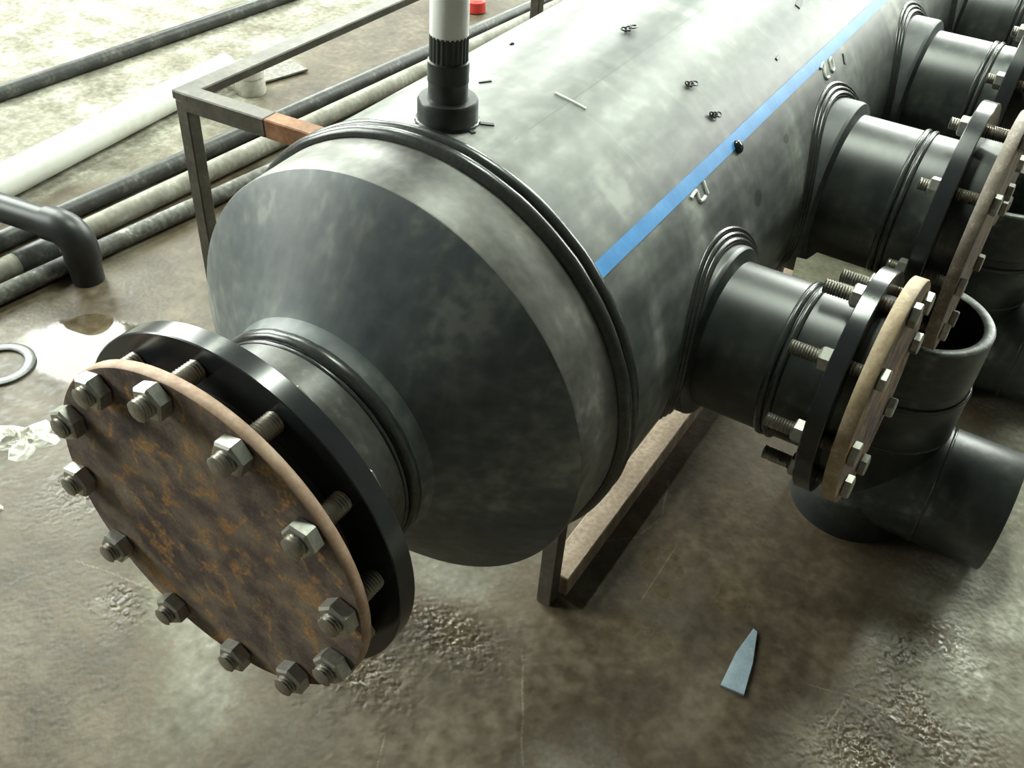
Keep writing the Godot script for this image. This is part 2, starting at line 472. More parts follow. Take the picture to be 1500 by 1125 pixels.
func make_materials() -> void:
	M.header = mat(header_texture(), 0.42)
	M.header.uv1_scale = Vector3(1, 1, 1)
	# black polyethylene, dusty in places
	M.hdpe = mat(mottled(384, 51, 0.012, 0.06, 0.3, [[0.0, 0.010, 0.012, 0.012], [0.4, 0.022, 0.026, 0.026], [0.65, 0.045, 0.051, 0.048], [0.82, 0.085, 0.092, 0.085], [1.0, 0.19, 0.195, 0.18]], 1, 1, 1.4), 0.38, 0.0, 1.6)
	M.hdpe_dusty = mat(mottled(512, 61, 0.010, 0.05, 0.35, [[0.0, 0.03, 0.036, 0.04], [0.45, 0.06, 0.069, 0.073], [0.7, 0.1, 0.11, 0.11], [1.0, 0.2, 0.21, 0.195]], 1, 1, 1.15), 0.5, 0.0, 1.4)
	M.hdpe_cone = mat(mottled(512, 63, 0.008, 0.06, 0.35, [[0.0, 0.028, 0.034, 0.038], [0.4, 0.062, 0.075, 0.083], [0.65, 0.09, 0.104, 0.108], [0.82, 0.15, 0.162, 0.15], [1.0, 0.27, 0.28, 0.25]], 1, 1, 1.75), 0.48, 0.0, 1.3)
	M.hdpe_band = mat(mottled(512, 67, 0.012, 0.07, 0.35, [[0.0, 0.05, 0.051, 0.048], [0.4, 0.115, 0.114, 0.103], [0.7, 0.18, 0.176, 0.158], [1.0, 0.38, 0.37, 0.34]], 1, 1, 1.4), 0.42, 0.0, 1.6)
	M.hdpe_neck = mat(mottled(512, 69, 0.012, 0.07, 0.35, [[0.0, 0.03, 0.031, 0.03], [0.45, 0.065, 0.064, 0.06], [0.75, 0.11, 0.107, 0.098], [1.0, 0.26, 0.25, 0.23]], 4, 1, 1.2), 0.34, 0.0, 2.2)
	M.hdpe_shiny = mat(mottled(256, 71, 0.02, 0.1, 0.3, [[0.0, 0.008, 0.009, 0.011], [1.0, 0.03, 0.033, 0.036]]), 0.2, 0.0, 2.0)
	M.weld = mat(mottled(256, 81, 0.05, 0.2, 0.5, [[0.0, 0.012, 0.013, 0.013], [1.0, 0.06, 0.064, 0.06]]), 0.26, 0.0, 4.0)
	M.cut = mat(mottled(256, 85, 0.03, 0.2, 0.4, [[0.0, 0.05, 0.055, 0.052], [0.6, 0.16, 0.17, 0.16], [1.0, 0.42, 0.43, 0.4]], 1, 1, 1.5), 0.4, 0.0, 6.0)
	M.rust = mat(rust_texture(201, 0.45), 0.75)
	M.rust_b = mat(rust_texture(231, 0.9), 0.75)
	M.rust_edge = mat(mottled(256, 91, 0.03, 0.15, 0.4, [[0.0, 0.2, 0.11, 0.065], [0.5, 0.34, 0.215, 0.145], [0.85, 0.46, 0.34, 0.25], [1.0, 0.62, 0.52, 0.42]], 1, 1, 1.2), 0.6, 0.0, 5.0)
	M.tan_edge = mat(mottled(256, 95, 0.03, 0.15, 0.4, [[0.0, 0.17, 0.11, 0.06], [0.5, 0.33, 0.245, 0.15], [1.0, 0.55, 0.45, 0.31]], 1, 1, 1.2), 0.6, 0.0, 5.0)
	M.brown_edge = mat(mottled(256, 97, 0.03, 0.15, 0.4, [[0.0, 0.1, 0.075, 0.055], [0.6, 0.2, 0.165, 0.13], [1.0, 0.48, 0.44, 0.37]], 1, 1, 1.3), 0.6, 0.0, 5.0)
	M.nut = mat(mottled(256, 111, 0.05, 0.2, 0.4, [[0.0, 0.22, 0.21, 0.18], [1.0, 0.5, 0.5, 0.46]]), 0.34, 0.75, 8.0)
	M.stud = mat(mottled(256, 121, 0.05, 0.2, 0.4, [[0.0, 0.16, 0.14, 0.11], [1.0, 0.42, 0.4, 0.35]]), 0.38, 0.75, 8.0)
	M.steel_paint = mat(mottled(256, 131, 0.02, 0.1, 0.4, [[0.0, 0.035, 0.031, 0.024], [0.5, 0.075, 0.066, 0.052], [0.8, 0.13, 0.11, 0.085], [1.0, 0.22, 0.17, 0.12]]), 0.5, 0.0, 2.5)
	M.steel_rust = mat(mottled(256, 141, 0.02, 0.1, 0.4, [[0.0, 0.09, 0.035, 0.015], [0.5, 0.24, 0.105, 0.045], [1.0, 0.4, 0.22, 0.11]]), 0.7, 0.0, 3.0)
	M.rail = mat(mottled(256, 145, 0.02, 0.1, 0.4, [[0.0, 0.12, 0.078, 0.05], [0.5, 0.27, 0.2, 0.14], [1.0, 0.52, 0.43, 0.33]], 1, 4), 0.6, 0.0, 3.0)
	M.tape = mat(mottled(256, 151, 0.02, 0.1, 0.3, [[0.0, 0.02, 0.2, 0.56], [0.6, 0.045, 0.33, 0.78], [1.0, 0.15, 0.48, 0.84]]), 0.45, 0.0, 3.0)
	M.paint = mat(null, 0.6, 0.0, 0.0, lin(0.85, 0.87, 0.83))
	M.pvc_white = mat(mottled(256, 161, 0.01, 0.06, 0.4, [[0.0, 0.6, 0.59, 0.53], [0.5, 0.8, 0.8, 0.75], [1.0, 0.86, 0.86, 0.83]]), 0.4, 0.0, 1.5)
	M.pvc_clean = mat(null, 0.35, 0.0, 0.0, lin(0.9, 0.9, 0.88))
	M.pipe_grey = mat(mottled(384, 171, 0.012, 0.08, 0.4, [[0.0, 0.02, 0.02, 0.017], [0.4, 0.06, 0.059, 0.052], [0.65, 0.13, 0.127, 0.112], [0.85, 0.3, 0.295, 0.265], [1.0, 0.7, 0.69, 0.64]], 1, 1, 1.4), 0.6, 0.0, 1.8)
	M.pipe_beige = mat(mottled(384, 173, 0.012, 0.08, 0.4, [[0.0, 0.09, 0.08, 0.06], [0.4, 0.19, 0.18, 0.145], [0.75, 0.28, 0.268, 0.225], [1.0, 0.55, 0.54, 0.48]], 1, 1, 1.3), 0.6, 0.0, 1.5)
	M.pipe_dark = mat(mottled(384, 181, 0.012, 0.08, 0.4, [[0.0, 0.012, 0.013, 0.013], [0.55, 0.035, 0.036, 0.034], [0.8, 0.1, 0.1, 0.09], [1.0, 0.4, 0.39, 0.35]], 1, 1, 1.15), 0.42, 0.0, 1.8)
	M.pipe_black = mat(mottled(256, 191, 0.02, 0.1, 0.4, [[0.0, 0.008, 0.008, 0.009], [0.7, 0.02, 0.021, 0.022], [1.0, 0.07, 0.07, 0.065]]), 0.4, 0.0, 2.0)
	M.board = mat(mottled(256, 195, 0.02, 0.1, 0.4, [[0.0, 0.14, 0.13, 0.09], [0.6, 0.25, 0.235, 0.17], [1.0, 0.38, 0.36, 0.27]]), 0.85, 0.0, 3.0)
	M.scrap_blue = mat(mottled(256, 197, 0.02, 0.1, 0.4, [[0.0, 0.2, 0.27, 0.31], [1.0, 0.36, 0.45, 0.5]]), 0.5, 0.0, 5.0)
	M.plaster = mat(mottled(256, 199, 0.03, 0.12, 0.4, [[0.0, 0.4, 0.38, 0.32], [1.0, 0.82, 0.8, 0.74]]), 0.7, 0.0, 6.0)
	M.plate_grey = mat(mottled(256, 205, 0.03, 0.12, 0.4, [[0.0, 0.06, 0.055, 0.05], [0.6, 0.17, 0.155, 0.135], [1.0, 0.4, 0.38, 0.34]], 1, 1, 1.3), 0.6, 0.0, 5.0)
	M.ring_dark = mat(mottled(256, 207, 0.03, 0.12, 0.4, [[0.0, 0.03, 0.032, 0.032], [0.6, 0.085, 0.088, 0.085], [1.0, 0.22, 0.22, 0.2]], 1, 1, 1.3), 0.3, 0.0, 5.0)
	M.red = mat(null, 0.45, 0.0, 0.0, lin(0.6, 0.05, 0.04))
	M.wall = mat(mottled(256, 211, 0.02, 0.1, 0.4, [[0.0, 0.14, 0.14, 0.12], [1.0, 0.2, 0.2, 0.17]]), 0.9, 0.0, 0.5)
	M.wall_dark = mat(mottled(256, 215, 0.02, 0.1, 0.4, [[0.0, 0.05, 0.05, 0.045], [1.0, 0.08, 0.08, 0.07]]), 0.9, 0.0, 0.5)
	M.ceiling = mat(mottled(256, 213, 0.02, 0.1, 0.4, [[0.0, 0.09, 0.095, 0.09], [1.0, 0.13, 0.135, 0.13]]), 0.9, 0.0, 0.5)

# ------------------------------------------------------------------ things
var nut_mesh := {}
func nut(r: float, h: float) -> ArrayMesh:
	var key := "%f_%f" % [r, h]
	if not nut_mesh.has(key):
		var b := MB.new()
		b.hexnut(0, h, r)
		nut_mesh[key] = b.mesh()
	return nut_mesh[key]

func stud_mesh(s0: float, s1: float, r: float) -> ArrayMesh:
	var b := MB.new()
	var prof := [Vector2(s0, 0), Vector2(s0, r * 0.8), Vector2(s0 + 0.0015, r)]
	var s := s0 + 0.0015
	var k := 0
	while s < s1 - 0.004:
		s += 0.0017
		k += 1
		prof.append(Vector2(s, r * (0.87 if k % 2 == 1 else 1.0)))
	prof.append(Vector2(s1 - 0.001, r)); prof.append(Vector2(s1, r * 0.8)); prof.append(Vector2(s1, 0))
	b.lathe(prof, 10, 70.0)
	return b.mesh()

# a round steel blind plate with its stud bolts; local Y points from the plate face into the joint
func blind_flange(label: String, xf: Transform3D, R: float, t: float, rb: float, nb: int, a0: float, nr: float, nh: float, sr: float, s_front: float, s_ring: float, s_back: float, nh2: float, m_face: Material, m_edge: Material) -> Node3D:
	var o := thing("blind_flange", label, "flange", xf, "rusty blind flanges")
	var b := MB.new()
	b.lathe([Vector2(0, 0.0), Vector2(0, R - 0.0015)], 96, 30, R)
	b.lathe([Vector2(t, R - 0.0015), Vector2(t, 0)], 96, 30, R)
	var pl := part("plate", b.mesh(), m_face, o)
	var e := MB.new()
	e.lathe([Vector2(0, R - 0.0015), Vector2(0.0012, R), Vector2(t - 0.0012, R), Vector2(t, R - 0.0015)], 96, 60)
	part("plate_edge", e.mesh(), m_edge, pl, "paler flame cut rim of the plate")
	var sm := stud_mesh(-s_front, s_back, sr)
	for k in nb:
		var a := deg_to_rad(a0 + 360.0 * k / nb)
		var jig := rng.randf_range(-0.003, 0.003)
		var sb := part("stud_bolt", sm, M.stud, o, "", Transform3D(Basis(Vector3.UP, rng.randf() * TAU), Vector3(cos(a) * rb, jig, sin(a) * rb)))
		part("nut", nut(nr, nh), M.nut, sb, "", Transform3D(Basis(Vector3.UP, rng.randf() * TAU), Vector3(0, -nh - jig, 0)))
		part("nut", nut(nr, nh2), M.nut, sb, "", Transform3D(Basis(Vector3.UP, rng.randf() * TAU), Vector3(0, s_ring - jig, 0)))
	return o

func ring_mesh(s0: float, s1: float, r0: float, r1: float) -> ArrayMesh:
	var b := MB.new()
	var c := 0.0012
	b.lathe([Vector2(s0, r0), Vector2(s0, r1 - c), Vector2(s0 + c, r1), Vector2(s1 - c, r1), Vector2(s1, r1 - c), Vector2(s1, r0), Vector2(s0, r0)], 96, 30)
	return b.mesh()

func bead_prof(s: float, r: float, w: float, hgt: float) -> Array:
	var p := []
	for k in 9:
		var a := PI * k / 8.0
		p.append(Vector2(s - cos(a) * w, r + sin(a) * hgt))
	return p

const RH := 0.288
func build_manifold() -> void:
	var hx := Transform3D(Basis(Vector3(1, 0, 0), Vector3(0, 0, -1), Vector3(0, 1, 0)), Vector3(0, H, 0))
	var o := thing("header_manifold", "big black plastic header pipe with reducer end and side branches", "pipe", hx)
	# main body: a hollow pipe closed only by its reducer
	var b := MB.new()
	var pr := []
	for k in 33: pr.append(Vector2(0.375 + 2.9 * k / 32.0, RH))
	b.lathe(pr, 128, 30, 0, 0, 1.0 / 2.4)
	b.lathe([Vector2(3.275, RH), Vector2(3.275, 0.0)], 128, 30, 0, 0, 1.0 / 2.4)
	var body := part("body", b.mesh(), M.header, o, "dusty grey-black pipe barrel")
	# reducer with its sharp shoulder and short straight band
	b = MB.new()
	b.lathe([Vector2(0.160, 0.1385), Vector2(0.166, 0.1425), Vector2(0.186, 0.1435), Vector2(0.194, 0.147), Vector2(0.201, 0.156), Vector2(0.232, 0.2035), Vector2(0.262, 0.2475), Vector2(0.276, 0.2675), Vector2(0.2835, 0.2772), Vector2(0.2845, 0.2783)], 128, 26, 0, 0, 1.0)
	var red := part("reducer", b.mesh(), M.hdpe_cone, o, "flat conical slate-dark reducer")
	b = MB.new()
	b.lathe([Vector2(0.2845, 0.2783), Vector2(0.2865, 0.2792), Vector2(0.33, 0.281), Vector2(0.376, 0.283)], 128, 26, 0, 0, 1.0 / 2.4)
	part("rim_band", b.mesh(), M.hdpe_band, red, "dusty straight rim of the reducer")
	b = MB.new()
	b.lathe(bead_prof(0.3735, 0.2835, 0.0095, 0.0105), 128, 60, 0, 0.0006)
	part("weld_bead", b.mesh(), M.weld, o, "rolled butt weld bead")
	b = MB.new()
	b.lathe(bead_prof(0.392, 0.2865, 0.0085, 0.0075), 128, 60, 0, 0.0006)
	part("weld_bead", b.mesh(), M.weld, o, "rolled butt weld bead")
	# neck with stub end
	b = MB.new()
	b.lathe([Vector2(0.0145, 0.1), Vector2(0.0145, 0.152), Vector2(0.044, 0.157), Vector2(0.046, 0.157), Vector2(0.046, 0.1375), Vector2(0.158, 0.1375)], 96, 30)
	part("neck", b.mesh(), M.hdpe_neck, o)
	b = MB.new()
	b.lathe(bead_prof(0.1565, 0.1375, 0.003, 0.002), 96, 60, 0, 0.0004)
	part("weld_bead", b.mesh(), M.weld, o)
	b = MB.new()
	b.lathe(bead_prof(0.1685, 0.1395, 0.0085, 0.0062), 96, 60, 0, 0.0007)
	part("weld_bead", b.mesh(), M.weld, o)
	part("backing_ring", ring_mesh(0.046, 0.070, 0.139, 0.2125), M.hdpe_shiny, o, "glossy black loose backing ring")
	# vent socket welded on top
	b = MB.new()
	b.lathe([Vector2(-0.03, 0.0345), Vector2(0.023, 0.034), Vector2(0.026, 0.032), Vector2(0.026, 0.0)], 48, 40)
	var vx := Transform3D(Basis(Vector3(1, 0, 0), Vector3(0, 0, 1), Vector3(0, -1, 0)), Vector3(-0.0105, 0.436, RH))
	var so := part("vent_socket", b.mesh(), M.hdpe, o, "black welded vent socket", vx)
	b = MB.new()
	b.lathe(bead_prof(-0.002, 0.034, 0.004, 0.003), 48, 60, 0, 0.0006)
	part("weld_bead", b.mesh(), M.weld, so)
	# blue stripe of tape, following the barrel
	b = MB.new()
	var rows := 40
	for k in rows:
		for e in 4:
			var kk := k + (1 if e == 1 or e == 2 else 0)
			var ss := 0.392 + 2.4 * kk / rows
			var mid := 42.3 - 1.2 * kk / rows
			var a := deg_to_rad(mid + (1.85 if e >= 2 else -1.85))
			b.vert(Vector3(cos(a) * (RH + 0.0012), ss, sin(a) * (RH + 0.0012)), Vector3(cos(a), 0, sin(a)), Vector2(ss, e))
		b.quad(k * 4, k * 4 + 1, k * 4 + 2, k * 4 + 3)
	for sd in [-1.85, 1.85]:                                     # its two thin edges
		for k in rows:
			var ids := []
			for e in 4:
				var kk := k + (1 if e == 1 or e == 2 else 0)
				var ss := 0.392 + 2.4 * kk / rows
				var a: float = deg_to_rad(42.3 - 1.2 * kk / rows + sd)
				var rr := RH + (0.0012 if e < 2 else -0.001)
				ids.append(b.vert(Vector3(cos(a) * rr, ss, sin(a) * rr), Vector3(-sin(a), 0, cos(a)) * signf(sd), Vector2(ss, e)))
			b.quad(ids[0], ids[1], ids[2], ids[3])
	part("blue_stripe", b.mesh(), M.tape, o, "bright blue stripe along the barrel")
	# white paint marker: 21, 20 and a dash, as [degrees, distance]
	var marks := [
		[[39.16, 0.6271], [39.54, 0.6375], [39.61, 0.6457], [38.72, 0.6453], [37.61, 0.6429], [36.75, 0.6448], [36.55, 0.6531], [36.76, 0.660]],
		[[36.83, 0.6675], [38.24, 0.6678], [39.35, 0.6692], [40.25, 0.6708]],
		[[39.32, 1.1287], [40.05, 1.1379], [40.23, 1.1463], [39.1, 1.1445], [37.44, 1.1362], [36.11, 1.134], [35.45, 1.1374], [35.3, 1.1473]],
		[[39.73, 1.1798], [39.11, 1.1702], [37.52, 1.1678], [36.44, 1.1653], [35.72, 1.1687], [36.16, 1.1768], [37.78, 1.1806], [39.38, 1.1812], [39.73, 1.1798]],
		[[80.65, 0.579], [77.5, 0.5805], [72.3, 0.584]]]
	var names := ["painted_digit", "painted_digit", "painted_digit", "painted_digit", "painted_dash"]
	for k in marks.size():
		var path := []
		for q in marks[k]:
			var a := deg_to_rad(q[0])
			path.append(Vector3(cos(a) * RH, q[1], sin(a) * RH))
		var fine := []
		for e in path.size() - 1:
			for f in 3: fine.append(path[e].lerp(path[e + 1], f / 3.0))
		fine.append(path[path.size() - 1])
		for e in fine.size():
			var rad := Vector2(fine[e].x, fine[e].z).normalized() * (RH + 0.0003)
			fine[e] = Vector3(rad.x, fine[e].y, rad.y)
		b = MB.new()
		b.tube(fine, 0.0027 if k < 4 else 0.0019, 8)
		part(names[k], b.mesh(), M.paint, o, ["white handwritten 2", "white handwritten 1", "white handwritten 2", "white handwritten 0", "white chalk dash"][k])
	# branches: [plate face centre (x, y, z), yaw, pitch, pipe r, collar r, collar end s, ring s0, s1, ring r, weld s]
	var brs := [
		[Vector3(0.5166, 0, -0.6454), 0.0256, 0.0435, 0.102, 0.120, 0.222, 0.033, 0.055, 0.15, 0.117, 0.147],
		[Vector3(0.541, 0, -1.125), 0.0115, 0.026, 0.128, 0.146, 0.240, 0.050, 0.074, 0.194, 0.128, 0.19],
		[Vector3(0.541, 0, -1.6), 0.0115, 0.026, 0.128, 0.146, 0.230, 0.050, 0.074, 0.194, 0.116, 0.19],
		[Vector3(0.541, 0, -2.08), 0.0115, 0.026, 0.128, 0.146, 0.240, 0.050, 0.074, 0.194, 0.128, 0.19]]
	var flabels := ["nearest tan rusty blind plate on the small side branch", "brown blind plate on the second side branch, behind the tan one", "blind plate on the third side branch at the right edge", "blind plate on the farthest side branch"]
	for bi in brs.size():
		var q: Array = brs[bi]
		var nrm := Vector3(cos(q[1]) * cos(q[2]), sin(q[2]), sin(q[1]) * cos(q[2]))
		var wx := Transform3D(Basis(Vector3(0, 1, 0), Vector3(0, 1, 0), Vector3(0, 1, 0)), Vector3.ZERO)
		var yv := -nrm
		var xv := yv.cross(Vector3.UP).normalized()               # local X roughly along +Z, local Z up
		var zv := xv.cross(yv).normalized()
		wx = Transform3D(Basis(xv, yv, zv), q[0] + Vector3(0, H, 0))
		var lx := hx.affine_inverse() * wx
		var s_end: float = 0.541 - 0.2 if bi > 0 else 0.33
		b = MB.new()
		b.lathe([Vector2(0.0145, q[3] - 0.03), Vector2(0.0145, q[3] + 0.012), Vector2(q[6] - 0.002, q[3] + 0.016), Vector2(q[6], q[3] + 0.016), Vector2(q[6], q[3]), Vector2(s_end, q[3])], 72, 30)
		var bp := part("branch_pipe", b.mesh(), M.hdpe, o, "", lx)
		b = MB.new()                                            # thick collar with fine turned ridges
		var prof := [Vector2(q[5] - 0.006, q[3] - 0.002), Vector2(q[5], q[4] - 0.002)]
		for k in 14:
			prof.append(Vector2(q[5] + 0.004 + k * 0.003, q[4] - (0.0007 if k % 2 == 0 and bi > 0 else 0.0)))
		prof.append(Vector2(s_end, q[4]))
		b.lathe(prof, 72, 30)
		part("collar", b.mesh(), M.hdpe if bi == 0 else M.hdpe_dusty, bp, "thick turned collar")
		b = MB.new()
		b.lathe(bead_prof(q[9] - 0.0055, q[3], 0.005, 0.0045), 72, 60, 0, 0.0006)
		b.lathe(bead_prof(q[9] + 0.0055, q[3], 0.005, 0.0045), 72, 60, 0, 0.0006)
		part("weld_bead", b.mesh(), M.weld, bp, "double rolled weld bead")
		part("backing_ring", ring_mesh(q[6], q[7], q[3] + 0.003, q[8]), M.hdpe_shiny, bp, "black loose backing ring")
		# saddle weld where the collar meets the barrel: three ropes of bead
		for rope in 3:
			var rc: float = q[4] + 0.004 + rope * 0.0065
			var path := []
			for k in 72:
				var a := TAU * k / 72.0
				var c: Vector3 = q[0]
				var y := cos(a) * rc + c.y - 0.255 * sin(q[2])
				var z := c.z + sin(a) * rc - 0.25 * sin(q[1])
				var xx := sqrt(maxf(0.0, RH * RH - y * y)) + 0.004 - rope * 0.0025
				path.append(Vector3(xx, -z, y))                  # in the manifold's own frame
			b = MB.new()
			b.tube(path, 0.0052 - rope * 0.0006, 8, true)
			part("saddle_weld", b.mesh(), M.weld, o, "rope of weld round a branch")
		var fm: Material = [M.rust_b, M.rust, M.rust_b, M.rust][bi]
		var em: Material = [M.tan_edge, M.brown_edge, M.tan_edge, M.brown_edge][bi]
		var rbolt: float = 0.125 if bi == 0 else 0.163
		blind_flange(flabels[bi], wx, q[10] + 0.003, 0.018, rbolt, 8, 2.0, 0.0155, 0.011, 0.0095, 0.0095, q[7], q[7] + (0.05 if bi == 0 else 0.028), 0.015, fm, em)
	blind_flange("large rusty brown blind plate on the near end of the header", hx, 0.2025, 0.014, 0.183, 12, 6.0, 0.0195, 0.017, 0.0118, 0.026, 0.070, 0.084, 0.010, M.rust, M.rust_edge)

func build_vent() -> void:
	var o := thing("vent_pipe", "white plastic pipe screwed upright into black coupling on the header", "pipe", Transform3D(Basis.IDENTITY, Vector3(-0.0105, H + RH + 0.026, -0.436)))
	var b := MB.new()
	b.lathe([Vector2(0, 0.0235), Vector2(0.003, 0.0222), Vector2(0.018, 0.0222), Vector2(0.0195, 0.023), Vector2(0.0215, 0.023), Vector2(0.023, 0.0227), Vector2(0.042, 0.023), Vector2(0.0435, 0.0216), Vector2(0.0435, 0.0)], 48, 35)
	part("coupling", b.mesh(), M.hdpe, o, "stepped black coupling")
	b = MB.new()                                                # ribbed grip nut: a lobed ring
	var base := 24
	for k in base:
		for e in [0.0, 0.5]:
			var r0: float = 0.0212 if e == 0.0 else 0.0202
			var r1: float = 0.0202 if e == 0.0 else 0.0212
			var a0: float = TAU * (k + e) / base
			var a1: float = TAU * (k + e + 0.5) / base
			b.face([Vector3(cos(a0) * r0, 0.0435, sin(a0) * r0), Vector3(cos(a0) * r0, 0.071, sin(a0) * r0), Vector3(cos(a1) * r1, 0.071, sin(a1) * r1), Vector3(cos(a1) * r1, 0.0435, sin(a1) * r1)])
	b.lathe([Vector2(0.071, 0.0212), Vector2(0.072, 0.016), Vector2(0.072, 0.0)], 48, 30)
	part("ribbed_nut", b.mesh(), M.hdpe, o, "black ribbed nut")
	b = MB.new()
	b.lathe([Vector2(0.069, 0.0), Vector2(0.069, 0.0202), Vector2(0.071, 0.0208), Vector2(0.12, 0.0208), Vector2(0.124, 0.0195), Vector2(0.3, 0.0195), Vector2(0.3, 0.0)], 48, 30)
	part("pipe", b.mesh(), M.pvc_clean, o, "white plastic pipe")

func bar(parent: Node, called: String, a: Vector3, b2: Vector3, w: float, m: Material, label := "", thick := -1.0) -> void:
	var d := b2 - a
	var y := d.normalized()
	var x := Vector3.UP.cross(y)
	if x.length() < 0.01: x = Vector3.RIGHT
	x = x.normalized()
	var bs := Basis(x, y, x.cross(y))
	var b := MB.new()
	b.box((a + b2) * 0.5, Vector3(w, d.length(), w if thick < 0.0 else thick), 0.002, bs)
	part(called, b.mesh(), m, parent, label)

func build_frame() -> void:
	var o := thing("pipe_rack", "dark welded square tube rack carrying the big header", "rack")
	var w := 0.032
	var xl := -0.645
	var xr := 0.112
	var yt := H + 0.064                                          # middle of the tie bar
	for z in [-0.61, -1.75, -3.05]:
		bar(o, "post", Vector3(xl, 0, z), Vector3(xl, yt + w * 0.5 - 0.0165, z), 0.0255, M.steel_paint)
		bar(o, "leg", Vector3(xr, 0, z), Vector3(xr, H - RH - w, z), 0.03, M.steel_paint)
		bar(o, "cross_bar", Vector3(xl + 0.0135, H - RH - w * 0.5, z), Vector3(xr + 0.02, H - RH - w * 0.5, z), w, M.steel_paint, "bar under the barrel")
	bar(o, "top_rail", Vector3(xl + 0.004, yt + w * 0.5 - 0.008, -0.594), Vector3(xl + 0.024, yt + w * 0.5 - 0.008, -3.0), 0.036, M.steel_paint, "", 0.016)
	bar(o, "tie_bar", Vector3(xl + 0.004, yt, -0.61), Vector3(-0.462, yt + 0.008, -0.612), w, M.steel_paint)
	bar(o, "tie_bar", Vector3(-0.462, yt + 0.008, -0.612), Vector3(-0.292, yt + 0.016, -0.614), w, M.steel_rust, "orange rusted end of the tie bar")
	bar(o, "skid_rail", Vector3(xr + 0.003, 0.0255, -0.632), Vector3(xr + 0.003, 0.0255, -3.0), 0.05, M.rail, "worn pale rusty skid rail on the floor")

func pipe_run(called: String, label: String, x_at_1: float, r: float, yaw: float, z0: float, z1: float, m: Material, group := "", y := -1.0) -> MeshInstance3D:
	var b := MB.new()
	var L := absf(z1 - z0)
	var prof := [Vector2(0, r * 0.8), Vector2(0, r)]
	for k in 25: prof.append(Vector2(L * k / 24.0, r))
	prof.append(Vector2(L, r * 0.8))
	b.lathe(prof, 28, 40)
	b.lathe([Vector2(L, r * 0.8), Vector2(0, r * 0.8)], 28, 40)
	var d := Vector3(sin(yaw), 0, -cos(yaw))
	var st := Vector3(x_at_1, r if y < 0 else y, -1.0) + d * ((-1.0 - z0) / 1.0)
	return single(called, b.mesh(), m, label, "pipe", axis_xf(st, d), group)

func build_floor_pipes() -> void:
	pipe_run("floor_pipe", "long dark pipe lying farthest left on the pale concrete", -2.3641, 0.0245, 0.073, 0.6, -4.4, M.pipe_dark, "pipes along the floor")
	var wp := pipe_run("floor_pipe", "thick white plastic pipe lying between the dark pipes", -1.8332, 0.0466, -0.081, 0.4, -1.87, M.pvc_white, "pipes along the floor")
	# printed specks along the white pipe
	for k in 9:
		var pm := MB.new()
		var a := deg_to_rad(-42.0 + k * 0.6)
		var s := 1.10 + k * 0.025 + (0.01 if k % 3 == 0 else 0.0)
		var rr := 0.0468
		for e in [[-1, -1], [1, -1], [1, 1], [-1, 1]]:
			var aa: float = a + e[0] * (0.11 if k % 2 == 0 else 0.07)
			pm.vert(Vector3(cos(aa) * rr, s + e[1] * (0.0035 if k % 3 == 1 else 0.0022), sin(aa) * rr), Vector3(cos(aa), 0, sin(aa)), Vector2.ZERO)
		pm.quad(0, 1, 2, 3)
		part("printed_mark", pm.mesh(), M.pipe_dark, wp, "grey printed character")
	pipe_run("floor_pipe", "dark dirty pipe, third row from the header, passing behind the rack post", -1.597, 0.0255, 0.075, 0.5, -4.1, M.pipe_dark, "pipes along the floor")
	var mp := pipe_run("floor_pipe", "dusty grey pipe with a dark sleeve, in the middle of the three by the header", -1.4786, 0.0284, 0.058, 0.5, -4.1, M.pipe_beige, "pipes along the floor")
	var b := MB.new()
	b.lathe([Vector2(1.213, 0.028), Vector2(1.214, 0.0302), Vector2(1.315, 0.0302), Vector2(1.316, 0.028)], 28, 30)
	part("sleeve", b.mesh(), M.pipe_dark, mp, "dark sleeve")
	pipe_run("floor_pipe", "worn grey-black pipe lying nearest the header", -1.3805, 0.0229, 0.11, 0.5, -3.5, M.pipe_grey, "pipes along the floor")
	# black elbow pipe: lies in from the left, turns down into the floor
	var e := thing("elbow_pipe", "black elbow pipe turning down into the wet floor", "pipe", Transform3D(Basis.IDENTITY, Vector3(-1.3407, 0, -0.7963)))
	b = MB.new()
	b.lathe([Vector2(0, 0.0394), Vector2(0.06, 0.0394)], 32, 30)
	b.lathe([Vector2(0.06, 0.0394), Vector2(0.06, 0.0)], 32, 30)
	part("down_pipe", b.mesh(), M.pipe_black, e)
	b = MB.new()
	var path := []
	var rad := []
	var hd := Vector3(-1, 0, 0.16).normalized()
	path.append(Vector3(0, 0.054, 0)); rad.append(0.0436)
	path.append(Vector3(0, 0.084, 0)); rad.append(0.0436)
	for k in 9:
		var a := PI * 0.5 * k / 8.0
		path.append(Vector3(0, 0.09, 0) + hd * (0.05 * (1.0 - cos(a))) + Vector3.UP * (0.05 * sin(a)))
		rad.append(0.0436)
	path.append(path[path.size() - 1] + hd * 0.036); rad.append(0.0436)
	b.tube(path, 0.0436, 24, false, rad)
	part("elbow", b.mesh(), M.pipe_black, e, "moulded black elbow")
	b = MB.new()
	var p0: Vector3 = path[path.size() - 1] - hd * 0.01
	b.tube([p0, p0 + hd * 0.5, p0 + hd * 1.1], 0.036, 24)
	part("pipe", b.mesh(), M.pipe_black, e)

